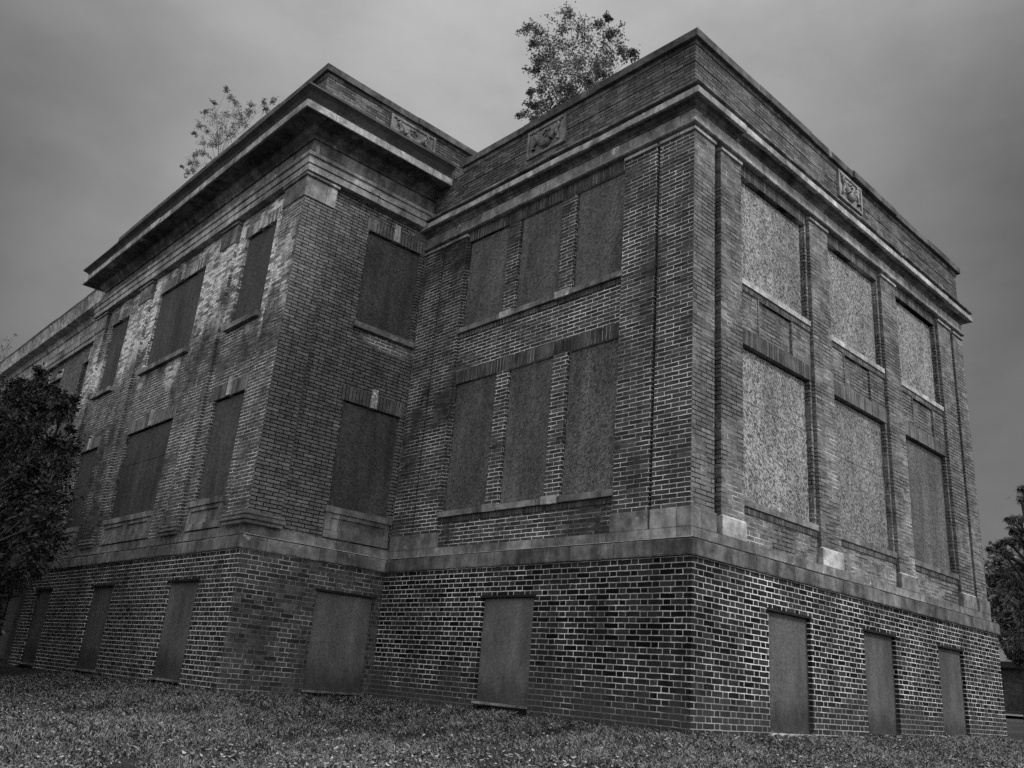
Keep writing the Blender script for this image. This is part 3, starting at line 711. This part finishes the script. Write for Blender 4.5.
t1 = [(570, 12, 8), (580, 26, 10), (562, 28, 9), (600, 24, 7), (607, 17, 4), (529, 26, 6), (540, 32, 8), (548, 42, 10), (535, 42, 6), (565, 45, 13), (588, 42, 12), (612, 32, 6), (606, 46, 9), (622, 50, 8), (633, 54, 6), (540, 60, 9), (556, 62, 12), (578, 60, 12),
      (598, 60, 10), (610, 62, 8), (545, 76, 10), (565, 78, 12), (585, 74, 10), (540, 88, 7), (556, 92, 10), (570, 92, 9), (548, 104, 10), (560, 106, 9), (530, 92, 4), (532, 104, 5), (524, 114, 5), (540, 112, 8), (536, 70, 6), (598, 70, 7), (552, 112, 9), (566, 104, 8), (578, 90, 8), (590, 82, 7), (602, 74, 6), (536, 120, 6), (572, 70, 9), (552, 52, 9)]
o = tree('rooftop_sapling', (.75, 3.0, 7.9), clump_px(t1, .75, 46, .4, rg), .0245, 36, leafmat('leaf_rooftop', .12, .7), 'lobed', 11, .014, twigs=7)
tag(o, 'bushy leafy sapling growing from the roof behind the parapet of the right block', 'tree')
t2 = [(227, 90, 3), (231, 97, 4), (236, 103, 5), (237, 113, 6), (228, 113, 6), (214, 103, 3), (206, 111, 4), (213, 117, 6), (222, 122, 8), (234, 124, 8), (200, 124, 4), (208, 130, 6), (217, 135, 7), (228, 135, 7), (194, 133, 3), (241, 115, 6),
      (252, 105, 4), (251, 112, 5), (263, 102, 3), (273, 102, 4), (265, 108, 3), (203, 143, 5), (212, 146, 5), (245, 123, 5), (196, 155, 4), (205, 153, 5), (190, 163, 4), (197, 163, 4), (187, 173, 4), (182, 166, 2), (193, 170, 4), (216, 140, 5)]
o = tree('rooftop_sapling', (-1.7, 9.9, 8.6), clump_px(t2, -1.75, 42, .25, rg), .019, 28, leafmat('leaf_rooftop_thin', .2, .6), 'oval', 12, .01, twigs=5)
tag(o, 'thin airy sapling rising from the roof of the left block', 'tree')
t3 = [(2, 345, 5), (9, 338, 4), (15, 334, 3), (-6, 352, 6), (8, 348, 4), (-10, 340, 6), (0, 356, 4)]
o = tree('rooftop_sapling', (-1.4, 25.6, 8.5), clump_px(t3, -1.3, 30, .2, rg), .035, 6, leafmat('leaf_rooftop_far', .2, .5), 'oval', 13, .015, twigs=4)
tag(o, 'small wispy sapling on the far wing roof at the left edge', 'tree')
# dark tree at the left, in front of the far wing
import itertools
poly = [(-90, 400), (-40, 370), (0, 384), (20, 382), (36, 378), (46, 390), (60, 398), (66, 404), (66, 425), (66, 452), (60, 478), (60, 500), (52, 530), (44, 560), (24, 584), (2, 606), (-30, 630), (-90, 640), (-120, 560)]
def inside(x, y, P_):
    c_ = False; j = len(P_)-1
    for i in range(len(P_)):
        if (P_[i][1] > y) != (P_[j][1] > y) and x < (P_[j][0]-P_[i][0])*(y-P_[i][1])/(P_[j][1]-P_[i][1])+P_[i][0]: c_ = not c_
        j = i
    return c_
def fill(P_, n_, r0, r1, rg):
    xs_ = [q[0] for q in P_]; ys_ = [q[1] for q in P_]; out = []
    while len(out) < n_:
        x, y = rg.uniform(min(xs_), max(xs_)), rg.uniform(min(ys_), max(ys_))
        if inside(x, y, P_): out.append((x, y, rg.uniform(r0, r1)))
    return out
lt = fill(poly, 400, 8, 15, rg)+[(40, 372, 6), (56, 392, 5), (70, 400, 4), (71, 430, 5), (71, 450, 5), (22, 382, 8)]
cl = []
for x, y, r_ in lt: cl.append((at_x(x, y, -4.0+rg.uniform(-1.1, 1.1)), r_/60))
rootx = at(-190, 700, 15)
o = tree('dark_tree', (rootx.x, rootx.y, gz(rootx.x, rootx.y)-.1), cl, .027, 52, leafmat('leaf_dark', .008, .9), 'oval', 14, .06)
tag(o, 'dark dense leafy tree at the left edge hiding the far wing', 'tree')
# right: dark spiky evergreen and a paler broadleaf behind it
def clump_d(lst, dist, ppm, jit, rg): return [(at(x, y, dist+rg.uniform(-jit, jit)), r_/ppm) for x, y, r_ in lst]
pr = [(1022, 508), (1034, 480), (1060, 440), (1110, 480), (1150, 560), (1130, 650), (1060, 668), (1024, 660), (1016, 640), (1014, 615), (1014, 580), (1008, 562), (1004, 548)]
rt = fill(pr, 95, 8, 14, rg)+[(1018, 518, 5), (1010, 519, 3), (1021, 500, 3), (1022, 488, 4), (1012, 530, 4), (1020, 532, 5), (1008, 541, 4), (998, 545, 4), (1016, 645, 6), (1012, 655, 5), (1020, 660, 5), (1012, 632, 5), (1010, 600, 6), (1009, 575, 6), (990, 548, 2), (1003, 552, 4)]
q = at(1085, 712, 20)
o = tree('evergreen_tree', (q.x, q.y, gz(q.x, q.y)-.1), clump_d(rt, 20, 40, 1.3, rg), .055, 40, leafmat('needle_dark', .12, .9), 'needle', 15, .14, flat=.45)
tag(o, 'dark spiky evergreen standing nearest at the right edge', 'tree')
pr = [(984, 600), (988, 560), (996, 548), (1010, 552), (1030, 545), (1060, 560), (1070, 620), (1040, 640), (1010, 636), (1000, 640), (988, 632)]
rt = fill(pr, 90, 6, 10, rg)+[(990, 566, 7), (992, 585, 8), (990, 610, 8), (996, 625, 8), (1000, 560, 8)]
q = at(1030, 712, 30)
o = tree('broadleaf_tree', (q.x, q.y, gz(q.x, q.y)-.1), clump_d(rt, 30, 27, 1.5, rg), .09, 16, leafmat('leaf_pale', .15, .7), 'lobed', 16, .16)
tag(o, 'paler broadleaf tree between the building end and the dark evergreen', 'tree')

# ================================================================== LOW OUTBUILDING far right
q = at(1012, 712, 44)
sh = empty('low_outbuilding', (q.x, q.y, gz(q.x, q.y)-.1))
b = MB(); b.box((0, -9, 0), (7, 5.5, 1.95)); b.build('wall', brick('brick_far', .045, .3, .04, .12, .4, .6, 20), sh)
b = MB(); b.box((-.35, -9.3, 1.95), (7.3, 5.8, 2.2)); b.build('roof', plain('roof_dark', .025), sh)
for yy in (-6.5, -3., .5, 3.4):
    b = MB(); b.box((-.05, yy, .7), (.05, yy+1.3, 1.6)); w_ = b.build('window', plain('dark_pane', .02, rough=.3), sh)
    b = MB(); b.box((-.09, yy-.05, .62), (.0, yy+1.35, .698)); b.build('sill', MT['stone'], w_)
tag(sh, 'low dark flat roofed outbuilding far off past the right end of the building', 'building')

# ================================================================== LIGHT
w = bpy.data.worlds.new('World'); S.world = w; w.use_nodes = True; nt = w.node_tree
bg = nt.nodes['Background']
SUN_EL, SUN_AZ = 44, -52       # sun stands to the right of the photographer, behind cloud
sky = nt.nodes.new('ShaderNodeTexSky'); sky.sky_type = 'NISHITA'; sky.sun_disc = False
sky.sun_elevation = math.radians(SUN_EL); sky.sun_rotation = math.radians(90-SUN_AZ); sky.dust_density = 4; sky.air_density = 1
bw = nt.nodes.new('ShaderNodeRGBToBW'); nt.links.new(sky.outputs[0], bw.inputs[0])
def wm(op, a, b=0., clamp=False):
    nd = nt.nodes.new('ShaderNodeMath'); nd.operation = op; nd.use_clamp = clamp
    for i, v in ((0, a), (1, b)):
        if isinstance(v, (int, float)): nd.inputs[i].default_value = v
        else: nt.links.new(v, nd.inputs[i])
    return nd.outputs[0]
def wr(v, lo, hi, a, b):
    nd = nt.nodes.new('ShaderNodeMapRange'); nd.interpolation_type = 'SMOOTHSTEP'; nt.links.new(v, nd.inputs[0])
    for i, q_ in enumerate((lo, hi, a, b)): nd.inputs[i+1].default_value = q_
    return nd.outputs[0]
tc = nt.nodes.new('ShaderNodeTexCoord')
def dotd(v):
    nd = nt.nodes.new('ShaderNodeVectorMath'); nd.operation = 'DOT_PRODUCT'; nt.links.new(tc.outputs['Generated'], nd.inputs[0]); nd.inputs[1].default_value = v.normalized(); return nd.outputs['Value']
def wn(scale, det, st=(1, 1, 1)):
    mp = nt.nodes.new('ShaderNodeMapping'); mp.inputs['Scale'].default_value = st; nt.links.new(tc.outputs['Generated'], mp.inputs[0])
    nd = nt.nodes.new('ShaderNodeTexNoise'); nt.links.new(mp.outputs[0], nd.inputs[0]); nd.inputs['Scale'].default_value = scale; nd.inputs['Detail'].default_value = det; nd.inputs['Roughness'].default_value = .6
    return nd.outputs[0]
# overcast: lens vignette put into the sky tone, brightest above the building
D0 = at(505, 140, 1)-CAM
vignette = wm('POWER', wm('MULTIPLY', wm('MAXIMUM', wm('SUBTRACT', dotd(D0), .84), 0.), 6.25), 1.15)
back = wr(dotd(-Vector((fw.x, fw.y, -1.0))), -.2, .7, 0., 1.)  # unseen bright sky added behind the viewer to fill the facades
cl1 = wr(wn(1.7, 5, (1, 1, 2)), .3, .7, -.022, .022)
cl2 = wr(wn(7, 8, (1, 1, 2.0)), .3, .7, -.022, .022)
lum = wm('ADD', .012, wm('MULTIPLY', vignette, .265)); sz = nt.nodes.new('ShaderNodeSeparateXYZ'); nt.links.new(tc.outputs['Generated'], sz.inputs[0])
lum = wm('ADD', lum, wr(sz.outputs[2], .22, .74, .115, 0.))
lum = wm('ADD', lum, wm('MULTIPLY', back, .82))
lum = wm('MULTIPLY', lum, wm('ADD', 1., wm('MULTIPLY', wm('ADD', cl1, cl2), 3.2)))
skyl = wm('MULTIPLY', bw.outputs[0], .003)
tot = wm('MULTIPLY', wm('ADD', lum, skyl), 10.)
cc = nt.nodes.new('ShaderNodeCombineColor'); [nt.links.new(tot, cc.inputs[i]) for i in range(3)]
nt.links.new(cc.outputs[0], bg.inputs[0]); bg.inputs[1].default_value = .10
sl = bpy.data.lights.new('sun', 'SUN'); sl.energy = 1.8; sl.angle = math.radians(10); sl.color = (1, 1, 1)
so = bpy.data.objects.new('sun', sl); C.objects.link(so)
dv = Vector((math.cos(math.radians(SUN_AZ))*math.cos(math.radians(SUN_EL)), math.sin(math.radians(SUN_AZ))*math.cos(math.radians(SUN_EL)), math.sin(math.radians(SUN_EL))))
so.rotation_euler = dv.to_track_quat('Z', 'Y').to_euler()

S.view_settings.view_transform = 'Standard'; S.view_settings.look = 'None'; S.view_settings.exposure = .42; S.view_settings.gamma = 1
S.view_settings.use_curve_mapping = False
S.render.engine = 'CYCLES'; S.cycles.max_bounces = 6; S.cycles.use_denoising = False
S.render.film_transparent = False
